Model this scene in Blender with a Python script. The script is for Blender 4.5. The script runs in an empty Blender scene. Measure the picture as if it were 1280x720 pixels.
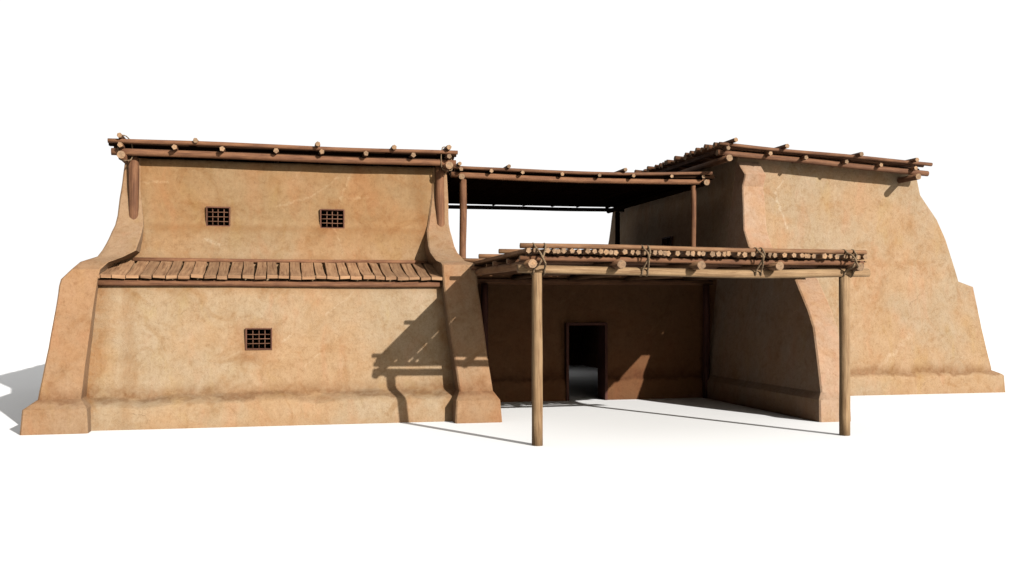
import bpy, bmesh, math, random
from mathutils import Vector, noise

SC = bpy.context.scene
COL = SC.collection
R = random.Random(7)

# ------------------------------------------------------------------ helpers
def tag(o, label=None, cat=None, group=None, kind=None):
    if label: o['label'] = label
    if cat: o['category'] = cat
    if group: o['group'] = group
    if kind: o['kind'] = kind
    return o

BASE = {}
def thing(name, loc, label, cat, group=None):
    o = bpy.data.objects.new(name, None)
    o.empty_display_size = 0.3
    COL.objects.link(o)
    o.location = loc
    BASE[o.name] = Vector(loc)
    return tag(o, label, cat, group, 'thing')

def root_base(p):
    while p.parent: p = p.parent
    return BASE[p.name]

class MB:
    """collects vertices / faces of ONE object (world coordinates)"""
    def __init__(s):
        s.v = []; s.f = []; s.m = []; s.uv = []; s.sm = []
    def add(s, verts, faces, mat=0, uvs=None, smooth=False):
        b = len(s.v); s.v += [tuple(x) for x in verts]
        for k, f in enumerate(faces):
            s.f.append([b + i for i in f])
            s.m.append(mat if isinstance(mat, int) else mat[k])
            s.uv.append(uvs[k] if uvs else None)
            s.sm.append(smooth if isinstance(smooth, bool) else smooth[k])
    def mesh(s, name, off=Vector((0, 0, 0))):
        me = bpy.data.meshes.new(name)
        me.from_pydata([(x - off.x, y - off.y, z - off.z) for x, y, z in s.v], [], s.f)
        me.polygons.foreach_set('material_index', s.m)
        me.polygons.foreach_set('use_smooth', s.sm)
        if any(u for u in s.uv):
            ul = me.uv_layers.new(name='UVMap')
            for p in me.polygons:
                u = s.uv[p.index]
                if u:
                    for k, li in enumerate(p.loop_indices): ul.data[li].uv = u[k]
        me.update()
        return me

def part(name, mb, mats, parent, label=None):
    off = root_base(parent)
    me = mb.mesh(name, off) if isinstance(mb, MB) else mb
    o = bpy.data.objects.new(name, me)
    for m in mats: me.materials.append(m)
    COL.objects.link(o)
    o.parent = parent
    if label: o['label'] = label
    return o

def box(mb, x0, x1, y0, y1, z0, z1, mat=0, horiz=True):
    v = [(x0,y0,z0),(x1,y0,z0),(x1,y1,z0),(x0,y1,z0),(x0,y0,z1),(x1,y0,z1),(x1,y1,z1),(x0,y1,z1)]
    f = [(0,3,2,1),(4,5,6,7),(0,1,5,4),(1,2,6,5),(2,3,7,6),(3,0,4,7)]
    uvs = []
    for q in f:
        P = [v[i] for i in q]
        if horiz: uvs.append([(p[0], p[1] + p[2]) for p in P])
        else: uvs.append([(p[2], p[0] + p[1]) for p in P])
    mb.add(v, f, mat, uvs)

def log(mb, p0, p1, r0, r1=None, n=10, segs=6, wob=0.012, sag=0.0, seed=0, cut=1, bark=0, flat=False, irr=0.06):
    """irregular round timber from p0 to p1, cut end faces in a second material"""
    rr = random.Random(seed * 7919 + 13)
    r1 = r0 if r1 is None else r1
    p0 = Vector(p0); p1 = Vector(p1); ax = p1 - p0; L = ax.length; d = ax.normalized()
    up = Vector((0, 0, 1)) if abs(d.z) < 0.9 else Vector((0, 1, 0))
    a = d.cross(up).normalized(); b = a.cross(d).normalized()
    ph = rr.uniform(0, 6.28); sh = [1 + rr.uniform(-irr, irr) for _ in range(n)]
    off = rr.uniform(0, 50); u0 = rr.uniform(0, 30)
    V = []
    for s in range(segs + 1):
        t = s / segs
        c = p0 + ax * t
        k = math.sin(math.pi * t)
        c = c + a * (noise.noise((off, t * 2.2, 0)) * wob * (.3 + k)) + b * (noise.noise((0, off, t * 2.2)) * wob * (.3 + k)) - Vector((0, 0, sag * k))
        r = (r0 + (r1 - r0) * t) * (1 + .07 * noise.noise((t * 3 + off, 3.3, off)))
        for i in range(n):
            an = ph + 2 * math.pi * i / n
            q = r * sh[i] * (1 + .04 * noise.noise((i * 1.7 + off, t * 5, 1.2)))
            V.append(c + a * math.cos(an) * q + b * math.sin(an) * q)
    F = []; U = []; M = []; S = []
    for s in range(segs):
        for i in range(n):
            j = (i + 1) % n
            F.append((s*n+i, s*n+j, (s+1)*n+j, (s+1)*n+i))
            ua, ub = u0 + L*s/segs, u0 + L*(s+1)/segs
            va, vb = r0*6.28*i/n, r0*6.28*(i+1)/n
            U.append([(ua,va),(ua,vb),(ub,vb),(ub,va)]); M.append(bark); S.append(not flat)
    def cap(idx, flip):
        q = list(idx)
        if flip: q.reverse()
        F.append(tuple(q)); M.append(cut); S.append(False)
        U.append([(math.cos(6.28*k/n)*r0 + u0, math.sin(6.28*k/n)*r0) for k in range(n)])
    cap(range(n), True); cap(range(segs*n, segs*n + n), False)
    mb.add(V, F, M, U, S)

def log_part(name, parent, mats, *a, **k):
    mb = MB(); log(mb, *a, **k)
    return part(name, mb, mats, parent)

def loft(rings):
    """rings: (zl, zr, xl, xr, yf, yb) rectangles from bottom to top -> closed solid"""
    mb = MB(); V = []; F = []
    for (zl, zr, xl, xr, yf, yb) in rings:
        V += [(xl,yf,zl),(xr,yf,zr),(xr,yb,zr),(xl,yb,zl)]
    n = len(rings)
    F.append((0,3,2,1)); t = (n-1)*4; F.append((t,t+1,t+2,t+3))
    for s in range(n-1):
        for i in range(4):
            j = (i+1) % 4
            F.append((s*4+i, s*4+j, (s+1)*4+j, (s+1)*4+i))
    mb.add(V, F)
    return mb

def crisp(rings, ch=.03, step=.14):
    """like loft() but finely divided with chamfered vertical corners: crisp worn plaster edges"""
    dense = []
    for A_, B_ in zip(rings[:-1], rings[1:]):
        L = max(B_[0]-A_[0], math.hypot(B_[4]-A_[4], B_[3]-A_[3]))
        n = max(1, int(L/step))
        for k in range(n): dense.append([p + (q-p)*k/n for p, q in zip(A_, B_)])
    dense.append(list(rings[-1]))
    nx = max(2, int((rings[0][3]-rings[0][2])/step)); ny = max(2, int(min(6, rings[0][5]-rings[0][4])/step))
    V = []; F = []
    for zl, zr, xl, xr, yf, yb in dense:
        P = []
        def side(x0, y0, x1, y1, n, pw=1):
            dx, dy = x1-x0, y1-y0; L = math.hypot(dx, dy); a = ch/L
            for k in range(n+1):
                t = a + (1-2*a)*k/n
                P.append((x0+dx*t, y0+dy*t))
        side(xl, yf, xr, yf, nx); side(xr, yf, xr, yb, ny); side(xr, yb, xl, yb, nx); side(xl, yb, xl, yf, ny)
        for x, y in P:
            t = (x-xl)/(xr-xl)
            V.append((x, y, zl+(zr-zl)*t))
    m = len(P); N = len(dense)
    for b0, fl in ((0, True), ((N-1)*m, False)):
        c = Vector((0, 0, 0))
        for i in range(m): c += Vector(V[b0+i])
        V.append(tuple(c/m)); ci = len(V)-1
        for i in range(m):
            j = (i+1) % m
            F.append((ci, b0+j, b0+i) if fl else (ci, b0+i, b0+j))
    for k in range(N-1):
        for i in range(m):
            j = (i+1) % m
            F.append((k*m+i, k*m+j, (k+1)*m+j, (k+1)*m+i))
    mb = MB(); mb.add(V, F); return mb

def prism_x(xs, sec):
    """sec(x) -> list of (y,z) counter-clockwise seen from +x; lofted along x"""
    mb = MB(); V = []; F = []
    S0 = [sec(x) for x in xs]; n = len(S0[0])
    for x, s in zip(xs, S0): V += [(x, y, z) for y, z in s]
    m = len(xs)
    F.append(tuple(reversed(range(n)))); F.append(tuple(range((m-1)*n, m*n)))
    for k in range(m-1):
        for i in range(n):
            j = (i+1) % n
            F.append((k*n+i, k*n+j, (k+1)*n+j, (k+1)*n+i))
    mb.add(V, F)
    return mb

def adobe(name, mbs, parent, mat, voxel=0.05, amp=0.014, smooth=2, cutters=(), label=None):
    """union the closed solids, round them off, make the hand-plastered unevenness, cut openings"""
    off = root_base(parent)
    bm = bmesh.new()
    for mb in mbs:
        me = mb.mesh('tmp'); bm.from_mesh(me); bpy.data.meshes.remove(me)
    bmesh.ops.recalc_face_normals(bm, faces=bm.faces)
    me = bpy.data.meshes.new('tmp'); bm.to_mesh(me); bm.free()
    t = bpy.data.objects.new('tmp', me); COL.objects.link(t)
    if voxel:
      rm = t.modifiers.new('r', 'REMESH'); rm.mode = 'VOXEL'; rm.voxel_size = voxel; rm.use_smooth_shade = True
      sm = t.modifiers.new('s', 'SMOOTH'); sm.iterations = smooth; sm.factor = .5
    dg = bpy.context.evaluated_depsgraph_get()
    m2 = bpy.data.meshes.new_from_object(t.evaluated_get(dg))
    nr = [v.normal.copy() for v in m2.vertices]
    for v, nn in zip(m2.vertices, nr):
        c = v.co
        h = noise.noise(c * 0.7) * 1.3 + noise.noise(c * 1.9 + Vector((9, 2, 4))) * .8 + noise.noise(c * 5.5) * .3
        v.co = c + nn * h * amp
    t.modifiers.clear(); t.data = m2
    cobs = []
    for (x0, x1, y0, y1, z0, z1) in cutters:
        cb = MB(); box(cb, x0, x1, y0, y1, z0, z1)
        co = bpy.data.objects.new('cut', cb.mesh('cut')); COL.objects.link(co); cobs.append(co)
        bo = t.modifiers.new('b', 'BOOLEAN'); bo.operation = 'DIFFERENCE'; bo.object = co; bo.solver = 'EXACT'
    if cobs:
        dg = bpy.context.evaluated_depsgraph_get()
        m3 = bpy.data.meshes.new_from_object(t.evaluated_get(dg))
    else:
        m3 = m2
    for co in cobs: bpy.data.objects.remove(co)
    bpy.data.objects.remove(t)
    for v in m3.vertices: v.co -= off
    m3.polygons.foreach_set('use_smooth', [True] * len(m3.polygons))
    m3.set_sharp_from_angle(angle=math.radians(50 if voxel else 28))
    m3.materials.clear(); m3.name = name
    return part(name, m3, [mat], parent, label)

# ------------------------------------------------------------------ materials
class NT:
    def __init__(s, name):
        s.mat = bpy.data.materials.new(name); s.mat.use_nodes = True
        s.t = s.mat.node_tree; s.n = s.t.nodes; s.bsdf = s.n['Principled BSDF']
        s.bsdf.inputs['Specular IOR Level'].default_value = 0.15
        s.bsdf.inputs['Roughness'].default_value = 0.95
    def node(s, typ, **k):
        n = s.n.new(typ)
        for a, b in k.items(): setattr(n, a, b)
        return n
    def link(s, a, b): s.t.links.new(a, b)
    def val(s, sock, v):
        if hasattr(v, 'is_output'): s.link(v, sock)
        else: sock.default_value = v
    def math(s, op, a, b=0.0, clamp=False):
        n = s.node('ShaderNodeMath', operation=op, use_clamp=clamp)
        s.val(n.inputs[0], a); s.val(n.inputs[1], b); return n.outputs[0]
    def noise(s, vec, scale, detail=4, rough=.55, dist=0.0):
        n = s.node('ShaderNodeTexNoise'); s.link(vec, n.inputs['Vector'])
        n.inputs['Scale'].default_value = scale; n.inputs['Detail'].default_value = detail
        n.inputs['Roughness'].default_value = rough; n.inputs['Distortion'].default_value = dist
        return n.outputs['Fac'], n.outputs['Color']
    def ramp(s, fac, lo, hi, a=0.0, b=1.0, smooth=True):
        n = s.node('ShaderNodeMapRange', interpolation_type='SMOOTHSTEP' if smooth else 'LINEAR')
        s.link(fac, n.inputs[0])
        for i, v in enumerate((lo, hi, a, b)): n.inputs[i + 1].default_value = v
        return n.outputs[0]
    def mix(s, fac, a, b, mode='MIX'):
        n = s.node('ShaderNodeMix', data_type='RGBA', blend_type=mode)
        s.val(n.inputs[0], fac)
        for sock, v in ((n.inputs[6], a), (n.inputs[7], b)):
            if hasattr(v, 'is_output'): s.link(v, sock)
            else: sock.default_value = (*v, 1)
        return n.outputs[2]
    def scale(s, vec, sc):
        n = s.node('ShaderNodeMapping'); s.link(vec, n.inputs[0]); n.inputs['Scale'].default_value = sc
        return n.outputs[0]
    def bump(s, h, strength, dist):
        n = s.node('ShaderNodeBump'); s.link(h, n.inputs['Height'])
        n.inputs['Strength'].default_value = strength; n.inputs['Distance'].default_value = dist
        s.link(n.outputs[0], s.bsdf.inputs['Normal'])

def plaster(name, base, cracks=(), band=None, upper=None, dark_cracks=(), stains=(), edges=()):
    """hand-laid mud plaster; cracks are ((x,z),(x,z),width,strength) on the front face, band = z of the plinth ledge dirt"""
    m = NT(name)
    P = m.node('ShaderNodeTexCoord').outputs['Object']
    sep = m.node('ShaderNodeSeparateXYZ'); m.link(P, sep.inputs[0]); X, Y, Z = sep.outputs
    big, bigc = m.noise(P, .55, 4, .6)
    mid, _ = m.noise(P, 2.1, 6, .62, .6)
    fine, _ = m.noise(P, 9, 6, .7, .4)
    grit, _ = m.noise(P, 55, 3, .7)
    strk, _ = m.noise(m.scale(P, (5, 5, .5)), 1.4, 5, .6)
    bas, upc = Vector(base), Vector(upper or base)
    col = m.mix(m.ramp(Z, 3.0, 4.3), tuple(bas), tuple(upc)) if upper else m.mix(0.0, tuple(bas), tuple(bas))
    col = m.mix(m.ramp(big, .38, .62), col, m.mix(1.0, col, (1.05, .93, .82), 'MULTIPLY'))         # redder clay batches
    col = m.mix(m.math('MULTIPLY', m.ramp(mid, .48, .72), .5), col, m.mix(1.0, col, (1.10, 1.16, 1.28), 'MULTIPLY'))   # paler lime-ish
    col = m.mix(m.math('MULTIPLY', m.ramp(mid, .5, .27), .6), col, m.mix(1.0, col, (.86, .76, .62), 'MULTIPLY'))  # ochre
    col = m.mix(m.math('MULTIPLY', m.ramp(fine, .52, .30), .55), col, m.mix(1.0, col, (.74, .66, .57), 'MULTIPLY'))
    col = m.mix(m.math('MULTIPLY', m.ramp(strk, .53, .72), .2), col, m.mix(1.0, col, (.86, .74, .66), 'MULTIPLY'))
    col = m.mix(m.math('MULTIPLY', m.ramp(fine, .52, .72), .5), col, m.mix(1.0, col, (1.14, 1.18, 1.22), 'MULTIPLY'))
    blot, _ = m.noise(P, 4.2, 5, .68, .8)
    col = m.mix(m.math('MULTIPLY', m.ramp(blot, .46, .28), .35), col, m.mix(1.0, col, (.80, .70, .58), 'MULTIPLY'))
    col = m.mix(m.math('MULTIPLY', m.ramp(blot, .56, .70), .35), col, m.mix(1.0, col, (1.12, 1.10, 1.12), 'MULTIPLY'))
    g2, _ = m.noise(P, 24, 4, .7)
    col = m.mix(m.math('MULTIPLY', m.ramp(g2, .50, .32), .5), col, m.mix(1.0, col, (.78, .71, .64), 'MULTIPLY'))
    col = m.mix(m.math('MULTIPLY', m.ramp(g2, .55, .70), .35), col, m.mix(1.0, col, (1.13, 1.14, 1.16), 'MULTIPLY'))
    soft, _ = m.noise(P, 1.15, 6, .68, 1.2)
    col = m.mix(m.math('MULTIPLY', m.ramp(soft, .48, .33), .55), col, m.mix(1.0, col, (.80, .66, .50), 'MULTIPLY'))
    col = m.mix(m.math('MULTIPLY', m.ramp(soft, .55, .70), .5), col, m.mix(1.0, col, (1.10, 1.12, 1.16), 'MULTIPLY'))
    pink, _ = m.noise(m.scale(P, (1.5, 1.5, .6)), 1.1, 4, .6, .5)
    col = m.mix(m.math('MULTIPLY', m.ramp(pink, .52, .68), .7), col, m.mix(1.0, col, (1.04, .93, .90), 'MULTIPLY'))
    col = m.mix(m.math('MULTIPLY', m.ramp(pink, .46, .30), .6), col, m.mix(1.0, col, (.98, .96, .80), 'MULTIPLY'))
    weave, _ = m.noise(m.scale(P, (1, 1, .18)), 24, 3, .6)
    col = m.mix(m.math('MULTIPLY', m.ramp(weave, .52, .36), .22), col, m.mix(1.0, col, (.84, .79, .74), 'MULTIPLY'))
    col = m.mix(m.math('MULTIPLY', m.ramp(grit, .5, .3), .4), col, m.mix(1.0, col, (.72, .66, .6), 'MULTIPLY'))
    # sparse dark hairlines
    vor = m.node('ShaderNodeTexVoronoi', feature='DISTANCE_TO_EDGE')
    wv = m.node('ShaderNodeMix', data_type='RGBA', blend_type='ADD'); wv.inputs[0].default_value = .35
    m.link(P, wv.inputs[6]); m.link(m.noise(P, 3, 4, .6)[1], wv.inputs[7])
    m.link(wv.outputs[2], vor.inputs['Vector']); vor.inputs['Scale'].default_value = 1.6
    hair = m.math('MULTIPLY', m.ramp(vor.outputs['Distance'], .012, .0), m.ramp(m.noise(P, 1.3, 3)[0], .60, .70))
    col = m.mix(m.math('MULTIPLY', hair, .55), col, m.mix(1.0, col, (.45, .38, .33), 'MULTIPLY'))
    # dirt that has gathered along the plinth ledge
    if band is not None:
        wob = m.math('MULTIPLY', m.math('SUBTRACT', mid, .5), .55)
        dz = m.math('ADD', m.math('SUBTRACT', Z, band), wob)
        up = m.math('MULTIPLY', m.ramp(dz, .34, .0), m.ramp(dz, -.10, .0))
        dirt = m.math('MULTIPLY', up, m.ramp(fine, .34, .6, .35, 1.0))
        col = m.mix(m.math('MULTIPLY', dirt, .8), col, m.mix(1.0, col, (.52, .38, .26), 'MULTIPLY'))
        foot = m.math('MULTIPLY', m.ramp(m.math('ADD', Z, wob), .22, -.05), m.ramp(fine, .4, .6))
        col = m.mix(m.math('MULTIPLY', foot, .4), col, m.mix(1.0, col, (.68, .54, .42), 'MULTIPLY'))
    # darker brown bands along the inner corners and under the ledges: ('x' or 'z', position, lean, reach, strength)
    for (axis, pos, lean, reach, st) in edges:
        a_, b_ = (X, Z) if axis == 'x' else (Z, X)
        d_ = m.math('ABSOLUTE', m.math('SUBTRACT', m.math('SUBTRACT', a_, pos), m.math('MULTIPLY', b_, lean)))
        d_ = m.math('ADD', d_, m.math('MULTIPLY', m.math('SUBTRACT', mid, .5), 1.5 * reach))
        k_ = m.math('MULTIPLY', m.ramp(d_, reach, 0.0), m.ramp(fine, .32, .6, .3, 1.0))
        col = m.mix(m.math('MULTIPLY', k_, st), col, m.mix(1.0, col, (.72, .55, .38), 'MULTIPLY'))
    # stained patches (x, z, radius, strength)
    for (sx, sz, sr, ss) in stains:
        dx = m.math('SUBTRACT', X, sx); dz = m.math('SUBTRACT', Z, sz)
        dd = m.math('SQRT', m.math('ADD', m.math('MULTIPLY', dx, dx), m.math('MULTIPLY', dz, dz)))
        dd = m.math('ADD', dd, m.math('MULTIPLY', m.math('SUBTRACT', mid, .5), 1.1 * sr))
        col = m.mix(m.math('MULTIPLY', m.ramp(dd, sr, sr * .35), ss), col, m.mix(1.0, col, (.80, .55, .38), 'MULTIPLY'))
    # filled cracks / scrapes
    wx = m.math('ADD', X, m.math('MULTIPLY', m.math('SUBTRACT', m.noise(P, 4.5, 4, .6)[0], .5), .22))
    wz = m.math('ADD', Z, m.math('MULTIPLY', m.math('SUBTRACT', m.noise(P, 5.5, 4, .6)[0], .5), .16))
    def seg(p, q):
        ux, uz = q[0]-p[0], q[1]-p[1]; L2 = ux*ux + uz*uz
        dx = m.math('SUBTRACT', wx, p[0]); dz = m.math('SUBTRACT', wz, p[1])
        tt = m.math('DIVIDE', m.math('ADD', m.math('MULTIPLY', dx, ux), m.math('MULTIPLY', dz, uz)), L2, True)
        ex = m.math('SUBTRACT', dx, m.math('MULTIPLY', tt, ux)); ez = m.math('SUBTRACT', dz, m.math('MULTIPLY', tt, uz))
        return m.math('SQRT', m.math('ADD', m.math('MULTIPLY', ex, ex), m.math('MULTIPLY', ez, ez)))
    crk = None
    for group, tint in ((cracks, (1.5, 1.85, 2.4)), (dark_cracks, (.40, .32, .26))):
        for (pts, w, st) in group:
            dmin = None
            for p, q in zip(pts[:-1], pts[1:]):
                d = seg(p, q); dmin = d if dmin is None else m.math('MINIMUM', dmin, d)
            k = m.math('MULTIPLY', m.ramp(dmin, w, w * .15), m.ramp(fine, .36, .62, .15, 1.0))
            col = m.mix(m.math('MULTIPLY', k, st * .75), col, m.mix(1.0, col, tint, 'MULTIPLY'))
    m.link(col, m.bsdf.inputs['Base Color'])
    h = m.math('ADD', m.math('MULTIPLY', mid, .9), m.math('ADD', m.math('MULTIPLY', fine, .6), m.math('MULTIPLY', grit, .16)))
    m.bump(h, .45, .035)
    return m.mat

def wood(name, base, alt, crackdark=.45, rnd=.25):
    m = NT(name); m.bsdf.inputs['Roughness'].default_value = .8
    uv = m.node('ShaderNodeTexCoord').outputs['UV']
    oi = m.node('ShaderNodeObjectInfo')
    sh = m.node('ShaderNodeCombineXYZ'); m.link(m.math('MULTIPLY', oi.outputs['Random'], 40), sh.inputs[0]); m.link(m.math('MULTIPLY', oi.outputs['Random'], 17), sh.inputs[2])
    va = m.node('ShaderNodeVectorMath', operation='ADD'); m.link(uv, va.inputs[0]); m.link(sh.outputs[0], va.inputs[1]); uv = va.outputs[0]
    g, _ = m.noise(m.scale(uv, (1.3, 28, 1)), 1.0, 6, .65, .5)
    p, _ = m.noise(m.scale(uv, (2.5, 5, 1)), 1.0, 5, .6)
    c, _ = m.noise(m.scale(uv, (.8, 60, 1)), 1.0, 4, .6)
    col = m.mix(m.ramp(p, .35, .65), base, alt)
    col = m.mix(m.math('MULTIPLY', m.ramp(g, .54, .32), .85), col, m.mix(1.0, col, (.50, .41, .34), 'MULTIPLY'))
    col = m.mix(m.math('MULTIPLY', m.ramp(g, .52, .70), .7), col, m.mix(1.0, col, (1.32, 1.36, 1.36), 'MULTIPLY'))
    col = m.mix(m.math('MULTIPLY', m.ramp(c, .40, .30), .9), col, m.mix(1.0, col, (crackdark,) * 3, 'MULTIPLY'))
    v = m.math('ADD', 1 - rnd, m.math('MULTIPLY', oi.outputs['Random'], 2 * rnd))
    vc = m.node('ShaderNodeCombineXYZ')
    for i in range(3): m.link(v, vc.inputs[i])
    col = m.mix(1.0, col, vc.outputs[0], 'MULTIPLY')
    m.link(col, m.bsdf.inputs['Base Color'])
    m.bump(m.math('ADD', m.math('MULTIPLY', g, .7), c), .5, .012)
    return m.mat

def endgrain(name, base):
    m = NT(name); m.bsdf.inputs['Roughness'].default_value = .9
    P = m.node('ShaderNodeTexCoord').outputs['Object']
    oi = m.node('ShaderNodeObjectInfo')
    a, _ = m.noise(P, 30, 4, .6); b, _ = m.noise(P, 7, 3, .6)
    col = m.mix(m.ramp(a, .4, .65), base, tuple(x * .62 for x in base))
    col = m.mix(m.ramp(b, .45, .65), col, m.mix(1.0, col, (1.2, 1.12, 1.0), 'MULTIPLY'))
    v = m.math('ADD', .72, m.math('MULTIPLY', oi.outputs['Random'], .5))
    vc = m.node('ShaderNodeCombineXYZ')
    for i in range(3): m.link(v, vc.inputs[i])
    col = m.mix(1.0, col, vc.outputs[0], 'MULTIPLY')
    m.link(col, m.bsdf.inputs['Base Color'])
    return m.mat

def plain(name, col, var=.25, scale=6):
    m = NT(name)
    P = m.node('ShaderNodeTexCoord').outputs['Object']
    a, _ = m.noise(P, scale, 5, .6)
    m.link(m.mix(m.ramp(a, .35, .65), tuple(c * (1 - var) for c in col), tuple(c * (1 + var) for c in col)), m.bsdf.inputs['Base Color'])
    return m.mat

M_LOG = wood('roof timber', (0.0790, 0.0360, 0.0165), (0.0560, 0.0240, 0.0112))
M_PORCH = wood('weathered porch timber', (0.0999, 0.0533, 0.0252), (0.0777, 0.0370, 0.0170))
M_POST = wood('weathered post timber', (0.150, 0.096, 0.050), (0.122, 0.074, 0.036))
M_PLANK = wood('awning plank timber', (0.1369, 0.0777, 0.0400), (0.1110, 0.0592, 0.0296), rnd=.2)
M_FRAME = wood('reddish window timber', (0.0555, 0.0222, 0.0118), (0.0444, 0.0170, 0.0089), rnd=.1)
M_BAR = wood('window lattice timber', (0.0777, 0.0385, 0.0222), (0.0629, 0.0296, 0.0163), rnd=.1)
M_DOORW = wood('dark red door timber', (0.0311, 0.0096, 0.0059), (0.0237, 0.0074, 0.0044), rnd=.05)
M_END = endgrain('cut log end', (0.122, 0.077, 0.045))
M_ROPE = plain('twisted rope', (0.0740, 0.0496, 0.0281), .4, 60)
M_SHADE_WOOD = wood('roof timber with painted shade', (0.0118, 0.0059, 0.0033), (0.0081, 0.0041, 0.0022))  # near-black copy of the roof timber: underside shade put into the colour
for n_ in (M_SHADE_WOOD,): n_.node_tree.nodes['Principled BSDF'].inputs['Specular IOR Level'].default_value = 0
W2 = [M_LOG, M_END]; WP = [M_PORCH, M_END]; WPO = [M_POST, M_END]; WD = [M_SHADE_WOOD, M_END]

def rope_path(mb, pts, r=.014, closed=True, n=6):
    P = [Vector(p) for p in pts]
    # round the corners
    Q = []
    m = len(P)
    for i in range(m if closed else m - 1):
        a, b = P[i], P[(i+1) % m]
        for k in range(5):
            Q.append(a.lerp(b, k/5))
    if not closed: Q.append(P[-1])
    for _ in range(2):
        q2 = []
        for i in range(len(Q)):
            if not closed and i in (0, len(Q)-1): q2.append(Q[i]); continue
            q2.append((Q[i-1] + Q[i]*2 + Q[(i+1) % len(Q)]) / 4)
        Q = q2
    V = []; F = []; N = len(Q)
    for i, c in enumerate(Q):
        d = (Q[(i+1) % N] - Q[i-1]) if closed else (Q[min(i+1, N-1)] - Q[max(i-1, 0)])
        d.normalize(); up = Vector((.3, .5, .8)).normalized()
        a = d.cross(up).normalized(); b = a.cross(d)
        for k in range(n):
            an = 6.283*k/n + i*.6
            V.append(c + (a*math.cos(an) + b*math.sin(an)) * r * (1 + .12*math.sin(i*2.1)))
    for i in range(N if closed else N-1):
        j = (i+1) % N
        for k in range(n):
            l = (k+1) % n
            F.append((i*n+k, i*n+l, j*n+l, j*n+k))
    if not closed:
        F.append(tuple(reversed(range(n)))); F.append(tuple(range((N-1)*n, N*n)))
    mb.add(V, F, 0, None, True)

def window(parent, x0, x1, z0, z1, y, depth=.2):
    """timber lining with a recessed lattice"""
    t = .026; y += .035
    f = MB()
    box(f, x0, x0+t, y, y+depth, z0, z1, 0, False); box(f, x1-t, x1, y, y+depth, z0, z1, 0, False)
    box(f, x0+t, x1-t, y+.002, y+depth-.002, z0, z0+t); box(f, x0+t, x1-t, y+.002, y+depth-.002, z1-t, z1)
    fr = part('window_frame', f, [M_FRAME], parent)
    yb = y + .07
    for k in range(3):
        b = MB(); x = x0+t + (x1-x0-2*t)*(k+1)/4 + R.uniform(-.008, .008)
        log(b, (x, yb, z0+t-.005), (x+R.uniform(-.006, .006), yb, z1-t+.005), .0105, n=6, segs=3, wob=.006, seed=R.randint(0, 9999), cut=0)
        part('window_bar', b, [M_BAR], fr)
    for k in range(3):
        b = MB(); z = z0+t + (z1-z0-2*t)*(k+1)/4 + R.uniform(-.008, .008)
        log(b, (x0+t-.005, yb-.022, z), (x1-t+.005, yb-.022, z+R.uniform(-.006, .006)), .0095, n=6, segs=3, wob=.006, seed=R.randint(0, 9999), cut=0)
        part('window_bar', b, [M_BAR], fr)
    return fr

def interp(tab, x):
    if x <= tab[0][0]: return tab[0][1]
    for (a, b), (c, d) in zip(tab[:-1], tab[1:]):
        if x <= c: return b + (d-b)*(x-a)/(c-a)
    return tab[-1][1]

# ------------------------------------------------------------------ ground
g = MB(); g.add([(-400,-300,0),(400,-300,0),(400,700,0),(-400,700,0)], [(0,1,2,3)])
m = NT('white ground'); P = m.node('ShaderNodeTexCoord').outputs['Object']
GA = .405
n1, _ = m.noise(P, .35, 3, .5)
m.link(m.mix(n1, (GA*.985,)*3, (GA*1.0,)*3), m.bsdf.inputs['Base Color'])
go = bpy.data.objects.new('ground', g.mesh('ground')); go.data.materials.append(m.mat); COL.objects.link(go)
tag(go, kind='structure')

# ------------------------------------------------------------------ left house
A = thing('adobe_house', (0.1, 27.0, 0), 'sunlit tan adobe house with plank awning, three barred windows and two stepped buttresses', 'house', 'adobe houses')
oA = BASE[A.name]
def cA(*pts): return [(x - oA.x, z) for x, z in pts]
cracksA = [
    (cA((-.0,4.62),(.78,4.86),(1.35,5.33)), .035, .5),
    (cA((1.62,5.38),(1.40,4.77),(1.22,4.34),(1.35,3.96),(1.42,3.60)), .035, .5),
    (cA((1.55,4.82),(2.05,4.90)), .05, .55),
    (cA((.55,5.48),(.35,5.22)), .03, .4),
    (cA((-2.80,5.10),(-2.30,5.10)), .04, .5), (cA((-2.85,4.8),(-2.78,4.6)), .05, .4),
    (cA((-1.50,3.88),(-1.22,3.74)), .06, .5),
    (cA((.1,1.66),(.3,1.80)), .05, .3), (cA((1.0,2.2),(1.5,2.6),(1.6,2.7)), .02, .3), (cA((.6,1.2),(1.0,1.5)), .03, .25),
]
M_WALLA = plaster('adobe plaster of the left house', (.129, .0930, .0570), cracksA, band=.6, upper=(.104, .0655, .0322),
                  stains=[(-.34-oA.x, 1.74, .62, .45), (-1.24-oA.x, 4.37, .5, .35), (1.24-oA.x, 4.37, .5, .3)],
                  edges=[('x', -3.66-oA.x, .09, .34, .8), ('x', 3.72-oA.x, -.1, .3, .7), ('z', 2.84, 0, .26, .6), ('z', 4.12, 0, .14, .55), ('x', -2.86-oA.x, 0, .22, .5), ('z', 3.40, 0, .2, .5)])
M_BUTA = plaster('adobe plaster of the left buttresses', (.115, .0735, .0420), (), band=.62)

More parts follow.
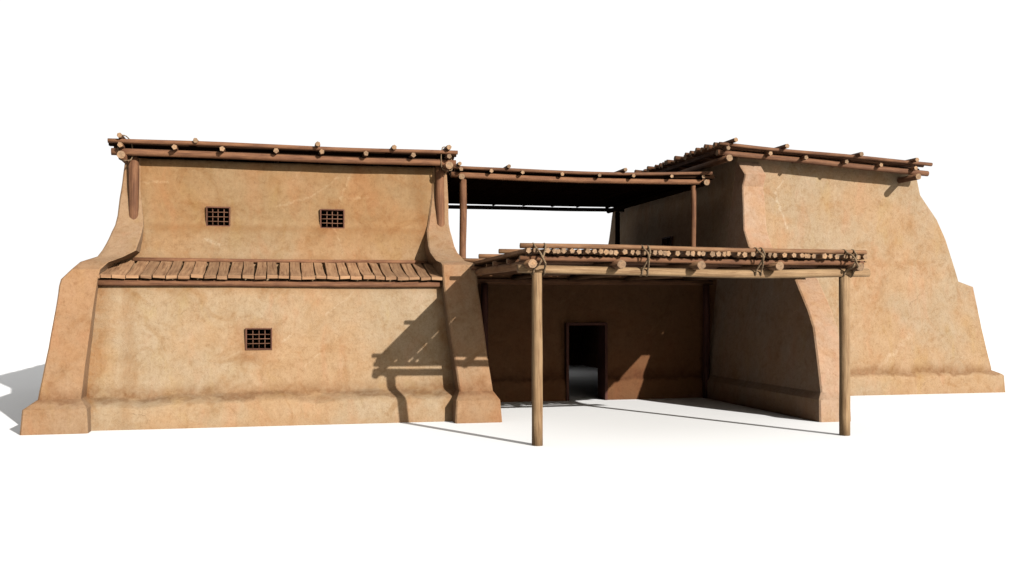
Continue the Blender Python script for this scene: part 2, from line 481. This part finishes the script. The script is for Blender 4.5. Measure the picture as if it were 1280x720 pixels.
lower = loft([(-.1,-.1,-3.95,3.95,21.08,34), (2.84,2.84,-3.62,3.72,21.45,34)])
upper = loft([(2.6,2.6,-3.5,4.0,22.78,34), (4.08,4.08,-3.36,3.90,22.86,34), (4.30,4.30,-3.32,3.88,22.97,34), (5.62,5.62,-3.17,3.84,23.06,34)])
hA = [(-4,.47),(-3.1,.47),(-2.6,.44),(-1.9,.5),(-1.4,.52),(-.9,.5),(-.3,.56),(.2,.55),(.7,.46),(1.2,.5),(1.8,.55),(2.4,.53),(3.0,.50),(4,.53)]
def secA(x):
    h = interp(hA, x) + .03*noise.noise((x*1.7, 3, 0)) + .012*noise.noise((x*6, 1, 0)); w = .05*noise.noise((x*.6, 7, 0))
    return [(21.6,-.1),(21.6,h+.13),(21.18,h+.14),(20.90+w,h+.01),(20.80+w,h-.05),(20.70+w*.4,-.1)]
plA = prism_x([-3.9 + .13*i for i in range(61)], secA)
WIN_A = [(-1.49,-.98,4.15,4.585,22.87), (.96,1.50,4.15,4.585,22.87), (-.61,-.08,1.51,1.955,21.22)]
cut = []
for x0,x1,z0,z1,y in WIN_A:
    cut += [(x0+.004,x1-.004,y-.5,y+1.0,z0+.004,z1-.004), (x0-1.2,x1+1.2,y+.6,y+3.2,z0-1.0,z1+.6)]
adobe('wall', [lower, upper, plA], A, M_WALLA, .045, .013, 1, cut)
LB = [ # z, yfront, xl, xr
    (-.1,20.3,-4.66,-3.46), (.46,20.36,-4.62,-3.50), (.63,20.60,-4.40,-3.64), (1.6,20.84,-4.27,-3.56), (2.80,21.14,-4.13,-3.45), (2.93,21.17,-4.10,-3.44),
    (3.13,21.25,-3.93,-3.40), (3.29,21.52,-3.81,-3.28), (3.42,21.9,-3.55,-3.05), (3.56,22.1,-3.49,-2.84), (3.83,22.42,-3.41,-2.79),
    (4.13,22.76,-3.34,-2.77), (4.35,22.89,-3.31,-2.80), (4.9,22.98,-3.25,-2.86), (5.6,23.03,-3.165,-2.86)]
RB = [
    (-.1,20.3,3.57,4.56), (.46,20.36,3.60,4.53), (.63,20.60,3.71,4.43), (1.6,20.84,3.60,4.33), (2.84,21.16,3.47,4.21),
    (3.29,21.23,3.45,4.19), (3.345,21.36,3.44,4.15), (3.40,21.68,3.39,4.03), (3.60,22.1,3.32,3.94), (3.75,22.3,3.31,3.91),
    (4.12,22.76,3.35,3.89), (4.30,22.90,3.40,3.88), (4.9,22.98,3.48,3.87), (5.6,23.03,3.52,3.835)]
for B_ in (LB, RB):
    adobe('buttress', [crisp([(z,z,a,b,y,24.6) for z,y,a,b in B_])], A, M_BUTA, 0, .012)
for x0,x1,z0,z1,y in WIN_A: window(A, x0,x1,z0,z1,y)
# engaged posts sinking into the upper wall
log_part('engaged_post', A, W2, (-2.98,22.95,3.9), (-2.99,22.93,5.62), .105, .105, n=14, segs=6, seed=3)
log_part('engaged_post', A, W2, (3.69,22.95,3.9), (3.67,22.93,5.62), .105, .10, n=14, segs=6, seed=4)
# plank awning
log_part('awning_beam', A, W2, (-3.5,21.38,2.868), (3.55,21.38,2.868), .068, .062, n=12, segs=14, wob=.02, seed=5)
log_part('awning_ridge_log', A, W2, (-2.98,22.78,3.40), (3.42,22.78,3.40), .05, .045, n=10, segs=12, wob=.02, seed=6)
PX = [-3.56,-3.36,-3.15,-2.88,-2.62,-2.39,-2.14,-1.91,-1.67,-1.41,-1.17,-.95,-.68,-.43,-.19,.04,.27,.51,.79,1.01,1.27,1.49,1.74,2.0,2.21,2.45,2.71,2.95,3.18,3.44]
PX = [p*1.012 for p in PX]
for i, (a, b) in enumerate(zip(PX[:-1], PX[1:])):
    rr = random.Random(i + 40)
    mb = MB(); V = []; F = []; U = []
    n = 7; t = .066 + rr.uniform(-.006, .010)
    sk = rr.uniform(-.025, .025); gap = rr.uniform(.007, .014); gb = rr.uniform(.0, .018); u0 = rr.uniform(0, 20)
    y0 = 21.24 + rr.uniform(-.012, .012); dz = rr.uniform(-.006, .006); roll = rr.uniform(-.010, .010); bend = rr.uniform(.02, .05); tip = rr.uniform(-.012, .012); off = rr.uniform(0, 90)
    for k in range(n):
        s = k/(n-1)
        y = y0 + (22.86-y0)*s
        z = 2.962 + .378*s + dz - bend*math.sin(math.pi*s) + (tip if k == 0 else 0)
        w = .016*noise.noise((off, s*2.5, 0))
        xl = a + gap + gb*s + w + sk*s; xr = b - gap - gb*s + w + sk*s + .012*noise.noise((off+9, s*3, 0))
        V += [(xl,y,z-roll),(xr,y,z+roll),(xr,y,z+t+roll),(xl,y,z+t-roll)]
    for k in range(n-1):
        for q in range(4):
            r2 = (q+1) % 4
            F.append((k*4+q, k*4+r2, (k+1)*4+r2, (k+1)*4+q))
            U.append([(u0+k*.3, q*.2),(u0+k*.3, q*.2+.2),(u0+k*.3+.3, q*.2+.2),(u0+k*.3+.3, q*.2)])
    F.append((3,2,1,0)); U.append([(u0,.1),(u0+.2,.1),(u0+.2,.15),(u0,.15)])
    e = (n-1)*4; F.append((e,e+1,e+2,e+3)); U.append([(u0,.1),(u0+.2,.1),(u0+.2,.15),(u0,.15)])
    mb.add(V, F, [0]*(len(F)-2)+[0, 0], U)
    o = part('plank', mb, [M_PLANK], A)
    bv = o.modifiers.new('edge', 'BEVEL'); bv.width = .008; bv.segments = 2
# roof of the left house
log_part('roof_beam', A, W2, (-3.40,22.70,5.685), (4.0,22.70,5.675), .078, .072, n=12, segs=16, wob=.02, sag=.008, seed=11)
for x in (-3.17, 3.81):
    log_part('side_beam', A, W2, (x,22.42,5.585), (x,34.2,5.60), .085, n=10, segs=6, seed=int(x*10)+60)
for i, x in enumerate((-3.19,-2.1,-1.13,0.0,.98,1.94,3.0,3.81)):
    log_part('rafter_pole', A, W2, (x,22.48-R.uniform(0,.06),5.79+R.uniform(-.008,.012)), (x+R.uniform(-.1,.1),34.3,5.80), .06, .055, n=5, segs=5, flat=True, seed=70+i)
log_part('eave_pole', A, W2, (-3.46,22.62,5.905), (4.03,22.62,5.91), .05, .046, n=10, segs=16, wob=.025, sag=.01, seed=90)
log_part('light_block_pole', A, WD, (-3.1,22.84,5.735), (3.75,22.84,5.735), .066, .066, n=10, segs=14, wob=.025, sag=.01, seed=91)  # dark pole added to block sun leaking over the beam onto the wall
for i, (x, z) in enumerate(((-3.21,6.00),(-1.68,5.955),(.89,5.965),(2.57,5.96),(3.81,6.0))):
    log_part('roof_pole', A, W2, (x,22.46+R.uniform(-.04,.04),z), (x+R.uniform(-.15,.15),34.2,5.99), .058, .05, n=6, segs=5, flat=True, seed=100+i)
d = MB(); y = 22.86; k = 0
while y < 34.3:
    log(d, (-3.4+R.uniform(-.1,.1),y,5.895+R.uniform(-.01,.01)), (4.0+R.uniform(-.1,.08),y,5.895), .058, n=6, segs=4, seed=200+k); y += .112; k += 1
part('roof_deck', d, WD, A)
for x in (-3.13, 3.78):
    rb = MB(); s = 1 if x > 0 else -1
    rope_path(rb, [(x-.12,22.6,5.50),(x+.12,22.62,5.49),(x+.15,22.80,5.62),(x+.12,22.80,5.93),(x+.02,22.66,6.03),(x-.10,22.64,6.03),(x-.13,22.64,5.8)], .013)
    part('rope_lashing', rb, [M_ROPE], A)

# ------------------------------------------------------------------ right house
B = thing('adobe_house', (15.0, 29.0, 0), 'tan adobe house with tall blank wall and flared wing wall beside the log porch', 'house', 'adobe houses')
oB = BASE[B.name]
def cB(*pts): return [(x - oB.x, z) for x, z in pts]
cracksB = [
    (cB((13.1,5.75),(12.9,5.40),(13.08,4.95),(13.25,4.5)), .045, .5),
    (cB((15.95,.75),(16.5,1.2),(16.95,1.6)), .10, .3), (cB((16.1,.7),(16.8,1.25)), .03, .2),
]
darkB = [(cB((16.9,2.45),(17.15,2.62),(17.28,2.78)), .02, .6), (cB((16.95,2.5),(17.0,2.35)), .02, .5), (cB((17.15,3.9),(17.2,4.1)), .015, .35)]
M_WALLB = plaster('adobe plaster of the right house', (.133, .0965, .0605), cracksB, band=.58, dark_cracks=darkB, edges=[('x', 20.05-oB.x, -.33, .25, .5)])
M_FINB = plaster('adobe plaster of the wing wall', (.142, .0960, .0640), (), band=None)
bodyB = crisp([
    (.3,.3,11.24,19.48,24.36,33.2), (.66,.66,11.17,19.50,24.33,33.2), (1.8,1.8,11.28,19.22,24.36,33.25), (2.94,2.94,11.39,18.95,24.38,33.3), (3.09,3.09,11.4,18.49,24.39,33.3), (3.3,3.3,11.42,18.42,24.39,34.4),
    (4.24,4.24,11.54,18.08,24.40,34.4), (4.79,4.79,11.61,17.83,24.42,34.3), (5.46,5.46,11.69,17.29,24.40,34.25), (6.36,6.02,11.79,17.13,24.36,34.2)])
plB = crisp([(-.1,-.1,11.0,19.85,24.18,33.1), (.46,.46,11.0,19.82,24.22,33.1), (.50,.50,11.02,19.78,24.24,33.1), (.61,.61,11.19,19.53,24.37,33.05)])
WB = (11.46, 28.2, 28.95, 4.05, 4.5)
cutB = [(11.2,12.4,WB[1],WB[2],WB[3],WB[4]), (12.1,14.5,WB[1]-1,WB[2]+1,WB[3]-1,WB[4]+.5)]
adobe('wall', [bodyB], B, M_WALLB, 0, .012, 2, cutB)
adobe('plinth', [plB], B, M_WALLB, 0, .010)
FB = [(-.1,18.80,10.96,11.69), (.46,18.84,10.97,11.69), (.60,19.0,11.10,11.71), (1.3,19.24,11.15,11.76), (1.94,19.55,11.24,11.82), (2.31,19.86,11.29,11.86),
      (3.03,20.6,11.38,11.96), (3.3,21.45,11.42,12.02), (3.62,22.5,11.46,12.08), (3.9,23.10,11.50,12.13), (4.35,23.50,11.555,12.2), (5.13,23.76,11.655,12.27), (5.50,23.88,11.70,12.30),
      (5.80,23.80,11.74,12.34), (6.0,24.06,11.76,12.36), (6.2,24.34,11.785,12.4)]
adobe('wing_wall', [crisp([(z,z,a,b,y,25.2) for z,y,a,b in FB])], B, M_FINB, 0, .010)
# side window in the shaded wall (seen past the upper canopy)
f = MB(); t = .034; x0 = 11.5
box(f, x0, x0+.2, WB[1], WB[1]+t, WB[3], WB[4], 0, False); box(f, x0, x0+.2, WB[2]-t, WB[2], WB[3], WB[4], 0, False)
box(f, x0+.002, x0+.198, WB[1]+t, WB[2]-t, WB[3], WB[3]+t); box(f, x0+.002, x0+.198, WB[1]+t, WB[2]-t, WB[4]-t, WB[4])
wf = part('window_frame', f, [M_DOORW], B)
for k in range(3):
    b = MB(); yy = WB[1] + (WB[2]-WB[1])*(k+1)/4
    log(b, (x0+.1,yy,WB[3]+.03), (x0+.1,yy,WB[4]-.03), .014, n=6, segs=2, cut=0, seed=k); part('window_bar', b, [M_BAR], wf)
# roof of the right house (falls gently to the right)
def zB(x, z0): return z0 - .056*(x - 11.03)
log_part('roof_beam', B, W2, (11.0,23.9,6.345), (17.14,23.9,5.985), .078, .074, n=12, segs=16, wob=.02, seed=21)
log_part('roof_beam', B, WD, (11.0,34.2,6.345), (17.14,34.2,5.985), .075, n=8, segs=4, seed=22)
for x, z in ((11.19,6.165),(16.62,5.85)):
    log_part('side_beam', B, W2, (x,23.55,z), (x,34.4,z), .085, n=10, segs=8, seed=int(x))
for i, (x, z) in enumerate(((11.19,6.43),(12.37,6.33),(13.37,6.26),(14.55,6.19),(15.58,6.14),(16.62,6.09))):
    log_part('rafter_pole', B, W2, (x,23.66-R.uniform(0,.06),z), (x+R.uniform(-.1,.1),34.3,z+.02), .06, .055, n=5, segs=5, flat=True, seed=300+i)
log_part('light_block_pole', B, WD, (11.3,24.05,6.40), (16.95,24.05,6.07), .075, n=8, segs=10, seed=23)  # dark pole added to stop the sun leak above this wall too
y = 23.82; k = 0
while y < 34.3:
    xa = 11.03 + (R.uniform(-.16,.12) if k else 0); xb = 17.21 - (R.uniform(.12,.42) if k else 0); dz = R.uniform(-.03,.03) if k else 0
    log_part('eave_pole' if k < 2 else 'deck_pole', B, W2, (xa,y,6.56+dz), (xb,y,6.225+dz*.5), .05 if k == 0 else R.uniform(.055,.085), .05, n=8 if k < 2 else 6, segs=12 if k < 2 else 3, wob=.025, seed=400+k)
    y += .13 if k < 1 else .195; k += 1
for i, (x, z) in enumerate(((11.40,6.645),(12.82,6.535),(14.96,6.40),(16.6,6.30))):
    log_part('roof_pole', B, W2, (x,23.60+R.uniform(-.04,.04),z), (x+R.uniform(-.1,.1),34.2,z+.02), .06, .05, n=6, segs=5, flat=True, seed=500+i)

# ------------------------------------------------------------------ low room between the houses
C = thing('low_adobe_annex', (7.7, 26.0, 0), 'low shaded adobe room with a dark open doorway, set back between the two houses', 'room')
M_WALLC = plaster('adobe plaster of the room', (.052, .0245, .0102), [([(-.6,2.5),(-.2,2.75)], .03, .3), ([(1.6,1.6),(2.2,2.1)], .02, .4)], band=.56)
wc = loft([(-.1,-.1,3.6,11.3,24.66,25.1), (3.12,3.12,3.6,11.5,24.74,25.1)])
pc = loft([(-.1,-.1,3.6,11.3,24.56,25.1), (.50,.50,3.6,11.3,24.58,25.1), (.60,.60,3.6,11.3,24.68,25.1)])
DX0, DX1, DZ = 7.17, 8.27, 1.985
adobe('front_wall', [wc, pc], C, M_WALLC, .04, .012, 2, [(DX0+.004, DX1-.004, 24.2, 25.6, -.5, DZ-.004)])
rm = MB()
box(rm, 3.5,3.8,33.5,39.5,-.1,3.1); box(rm, 12.2,12.5,33.5,39.5,-.1,3.1); box(rm, 3.5,12.5,39.5,39.8,-.1,3.1)
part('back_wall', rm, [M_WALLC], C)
rs = MB(); box(rs, 3.6,11.7,24.72,33.6,3.125,3.27); box(rs, 3.52,7.4,33.6,39.78,3.125,3.27); box(rs, 10.2,12.48,33.6,39.78,3.125,3.27); box(rs, 7.4,10.2,33.6,33.8,3.125,3.27); box(rs, 7.4,10.2,36.5,39.78,3.125,3.27)  # roof hole is added, out of view, to let light onto the floor
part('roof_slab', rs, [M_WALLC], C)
df = MB(); t = .07
box(df, DX0, DX0+t, 24.52, 25.14, 0, DZ, 0, False); box(df, DX1-t, DX1, 24.52, 25.14, 0, DZ, 0, False); box(df, DX0+t, DX1-t, 24.523, 25.137, DZ-t, DZ)
o = part('door_frame', df, [M_DOORW], C); bv = o.modifiers.new('e', 'BEVEL'); bv.width = .008; bv.segments = 2
log_part('wall_log', C, W2, (4.2,24.62,3.02), (11.2,24.62,3.02), .07, n=10, segs=12, wob=.02, seed=31)
for x in (5.05, 10.98):
    log_part('corner_post', C, [M_DOORW, M_END], (x,24.50,0), (x,24.52,2.97), .085, n=12, segs=6, seed=int(x)+32)  # darker door timber, putting the recess shade into the post colour

# ------------------------------------------------------------------ upper canopy between the roofs
D = thing('log_canopy', (7.7, 28.0, 3.2), 'dark flat log canopy on thin posts bridging the gap between the two house roofs', 'canopy')
for x in (4.52, 10.66):
    log_part('post', D, W2, (x,24.62,3.1), (x,24.60,5.6), .085 if x < 6 else .07, n=12, segs=6, seed=int(x)+600)
for x in (4.6, 11.1):
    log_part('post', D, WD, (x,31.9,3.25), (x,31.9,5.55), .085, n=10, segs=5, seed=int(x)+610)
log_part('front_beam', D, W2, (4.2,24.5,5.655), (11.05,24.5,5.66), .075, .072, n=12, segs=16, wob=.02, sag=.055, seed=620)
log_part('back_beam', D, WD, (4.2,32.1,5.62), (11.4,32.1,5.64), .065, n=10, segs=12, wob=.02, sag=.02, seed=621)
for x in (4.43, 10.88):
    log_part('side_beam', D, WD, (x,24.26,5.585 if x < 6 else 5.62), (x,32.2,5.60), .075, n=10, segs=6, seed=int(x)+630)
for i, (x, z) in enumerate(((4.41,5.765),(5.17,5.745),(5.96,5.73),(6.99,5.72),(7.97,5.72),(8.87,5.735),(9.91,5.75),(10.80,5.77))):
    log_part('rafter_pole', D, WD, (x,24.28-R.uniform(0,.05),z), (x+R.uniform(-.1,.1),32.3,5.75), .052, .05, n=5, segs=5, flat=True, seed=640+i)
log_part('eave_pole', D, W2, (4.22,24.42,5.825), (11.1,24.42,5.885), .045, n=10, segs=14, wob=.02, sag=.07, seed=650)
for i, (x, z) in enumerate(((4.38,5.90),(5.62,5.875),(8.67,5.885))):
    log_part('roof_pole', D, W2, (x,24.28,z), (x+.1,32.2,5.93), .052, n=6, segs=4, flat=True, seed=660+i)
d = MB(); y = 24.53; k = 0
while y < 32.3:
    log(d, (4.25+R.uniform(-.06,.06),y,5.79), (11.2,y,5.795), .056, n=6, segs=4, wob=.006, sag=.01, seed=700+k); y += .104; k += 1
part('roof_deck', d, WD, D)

# ------------------------------------------------------------------ log porch
E = thing('log_porch', (7.4, 20.5, 0), 'flat log porch on two pale front posts with crossed rope lashings before the doorway', 'porch')
log_part('post', E, WPO, (4.39,16.8,0), (4.38,16.8,2.98), .098, .088, n=14, segs=8, wob=.012, seed=801)
log_part('post', E, WPO, (10.31,16.82,0), (10.30,16.82,2.98), .098, .094, n=14, segs=8, wob=.012, seed=802)
log_part('front_beam', E, WPO, (4.04,16.80,3.045), (10.79,16.80,3.025), .072, .075, n=12, segs=16, wob=.02, sag=.035, seed=803)
for i, x in enumerate((4.22,5.81,7.29,8.81,10.44)):
    log_part('cross_beam', E, WP, (x,16.48+R.uniform(-.03,.03),3.125), (x,24.6,3.14), .078, .075, n=12, segs=8, wob=.02, seed=810+i)
for i, y in enumerate((16.78,17.9,19.0,20.1,21.2,22.4,23.5,24.4)):
    log_part('batten', E, W2, (4.10+R.uniform(-.05,.08),y,3.225), (10.66,y,3.205), .048, n=8, segs=10, wob=.015, seed=820+i)
SX = [4.2,4.31,4.51,4.64,4.71,4.8,4.96,5.1,5.23,5.35,5.47,5.57,5.67,5.76,5.9,6.08,6.16,6.3,6.47,6.56,6.64,6.74,6.88,7.09,7.2,7.29,7.38,7.55,7.67,7.78,7.85,8.1,8.17,8.34,8.55,8.69,8.76,8.95,9.14,9.32,9.4,9.46,9.58,9.77,9.87,10.05,10.23,10.34,10.47,10.59]
for i, x in enumerate(SX):
    z = 3.352 - .035*(x-4.2)/6.4 + R.uniform(-.008,.008)
    log_part('roof_pole', E, WP, (x,16.60+R.uniform(-.05,.06),z), (x+R.uniform(-.05,.05),24.5,3.32), .05+R.uniform(-.005,.004), .048, n=5, segs=4, flat=True, wob=.01, seed=830+i)
# reed layer under the poles: strips running back with a few open slits
for i, (x, y) in enumerate(((10.73,17.3),(10.86,17.4),(10.98,17.6),(11.1,17.7),(11.24,18.9),(11.36,19.0))):  # hidden right-edge poles added to narrow the sun patch on the room wall
    log_part('roof_pole', E, WP, (x,y,3.31), (x,24.5,3.31), .05, n=5, segs=4, flat=True, wob=.01, seed=885+i)
mt = MB(); x = 4.14; k = 0
box(mt, 10.63,11.17,17.5,24.45,3.274,3.286); box(mt, 11.17,11.33,17.7,24.45,3.27,3.282); box(mt, 11.33,11.42,18.4,24.45,3.274,3.286); box(mt, 11.42,11.9,20.0,21.2,3.27,3.282)  # hidden right-hand strips added to trim the sun patch beside the door
for xa, xb in ((4.14,4.305),(4.375,4.80),(4.84,4.995),(5.025,5.27)):
    box(mt, xa, xb, 16.9, 18.7, 3.272 + .004*(k % 2), 3.284 + .004*(k % 2)); k += 1
box(mt, 4.14, 5.285, 18.7, 24.45, 3.268, 3.280)
x = 5.28
while x < 10.6:
    w = R.uniform(.28,.55); x1 = min(x+w, 10.63)
    ya, yb = 16.85 + R.uniform(0,.1), 24.45
    box(mt, x, x1 + .002*R.choice((.0,.012,.03,.035)), ya, yb, 3.272 + .004*(k % 2), 3.284 + .004*(k % 2))
    x = x1; k += 1
part('reed_layer', mt, [M_SHADE_WOOD], E)
for i, y in enumerate((16.73,18.35,20.25,22.1,23.9)):
    log_part('top_pole', E, WP, (4.06+R.uniform(-.02,.02),y,3.44 if i == 0 else 3.43), (10.69,y,3.402), .046, .044, n=10, segs=14, wob=.02, seed=890+i)
def lash(xc, w, corner=0):
    for q in (-1, 1):
        rb = MB(); e = .012 * q; dzt = -.006 - .038*(xc-4.06)/6.6
        if corner:
            pts = [(xc-q*w,16.84,3.452+dzt),(xc-q*w,16.78,3.490+dzt),(xc-q*w,16.69,3.480+dzt),(xc-q*w*.9,16.63,3.42+dzt),(xc-q*w*.5,16.50-e,3.33),(xc+q*w*.5,16.47-e,3.12),(xc+q*w*.9,16.69,3.06),(xc+q*w,16.72,2.98),(xc+q*w,16.80,2.945),(xc+q*w,16.9,2.99)]
        else:
            pts = [(xc-q*w,16.84,3.452+dzt),(xc-q*w,16.78,3.490+dzt),(xc-q*w,16.69,3.480+dzt),(xc-q*w*.9,16.62,3.42+dzt),(xc-q*w*.4,16.50-e,3.32),(xc+q*w*.4,16.60-e,3.16),(xc+q*w*.9,16.70,3.06),(xc+q*w,16.72,2.98),(xc+q*w,16.80,2.935),(xc+q*w,16.88,2.98)]
        rope_path(rb, pts, .0185, False)
        part('rope_lashing', rb, [M_ROPE], E)
lash(4.40, .10, 1); lash(6.33, .055); lash(8.51, .055); lash(10.33, .09, 1)

# ------------------------------------------------------------------ light
w = bpy.data.worlds.new('World'); SC.world = w; w.use_nodes = True
EXP = 1.6
K = 2 ** -EXP
wt = w.node_tree; bg = wt.nodes['Background']; bg.inputs[1].default_value = K
tc = wt.nodes.new('ShaderNodeTexCoord'); sx = wt.nodes.new('ShaderNodeSeparateXYZ'); wt.links.new(tc.outputs['Generated'], sx.inputs[0])
def wm(op, a, b=0.0):
    n = wt.nodes.new('ShaderNodeMath'); n.operation = op
    for k, v in enumerate((a, b)):
        if hasattr(v, 'is_output'): wt.links.new(v, n.inputs[k])
        else: n.inputs[k].default_value = v
    return n.outputs[0]
def wr(v, lo, hi, x, y):
    n = wt.nodes.new('ShaderNodeMapRange'); n.interpolation_type = 'SMOOTHSTEP'; wt.links.new(v, n.inputs[0])
    for k, q in enumerate((lo, hi, x, y)): n.inputs[k+1].default_value = q
    return n.outputs[0]
# bright white studio sky: full white towards the backdrop side, dim to the sides, strong fill added from front right, bright overhead
along = wm('ADD', wm('MULTIPLY', sx.outputs[0], math.sin(math.radians(13))), wm('MULTIPLY', sx.outputs[1], math.cos(math.radians(13))))
back = wr(along, .42, .66, .04, 1.04)
ahead = wm('ADD', wm('MULTIPLY', sx.outputs[0], math.sin(math.radians(27))), wm('MULTIPLY', sx.outputs[1], -math.cos(math.radians(27))))
front = wr(ahead, .68, .93, 0, 4.6)
hor = wm('ADD', back, front)
top = wr(sx.outputs[2], .42, .72, 0, 1)
tot = wm('ADD', wm('MULTIPLY', hor, wm('SUBTRACT', 1.0, top)), wm('MULTIPLY', top, 1.3))
low = wm('MULTIPLY', front, wm('SUBTRACT', 1.0, top))
cx = wt.nodes.new('ShaderNodeCombineXYZ')                     # the fill from the front is slightly warm
wt.links.new(tot, cx.inputs[0]); wt.links.new(wm('SUBTRACT', tot, wm('MULTIPLY', low, .10)), cx.inputs[1]); wt.links.new(wm('SUBTRACT', tot, wm('MULTIPLY', low, .24)), cx.inputs[2])
wt.links.new(cx.outputs[0], bg.inputs[0])
L = bpy.data.lights.new('sun', 'SUN'); L.energy = 5.0; L.angle = math.radians(.5); L.color = (1, .975, .935)
lo = bpy.data.objects.new('sun', L); COL.objects.link(lo); lo.location = (15, -5, 15)
lo.rotation_euler = Vector((-.462, 1.0, -.458)).to_track_quat('-Z', 'Y').to_euler()

# ------------------------------------------------------------------ camera
c = bpy.data.cameras.new('camera'); co = bpy.data.objects.new('camera', c); COL.objects.link(co)
co.location = (0, 0, 2.4); co.rotation_euler = (math.radians(90), 0, math.radians(-13.2))
c.sensor_width = 36; c.lens = 1257/1280*36; c.shift_y = 23/1280; c.clip_end = 2000; c.clip_start = .1
SC.camera = co
SC.render.resolution_x = 1024; SC.render.resolution_y = 576
SC.view_settings.view_transform = 'Standard'; SC.view_settings.look = 'None'
SC.view_settings.exposure = EXP; SC.view_settings.gamma = 1
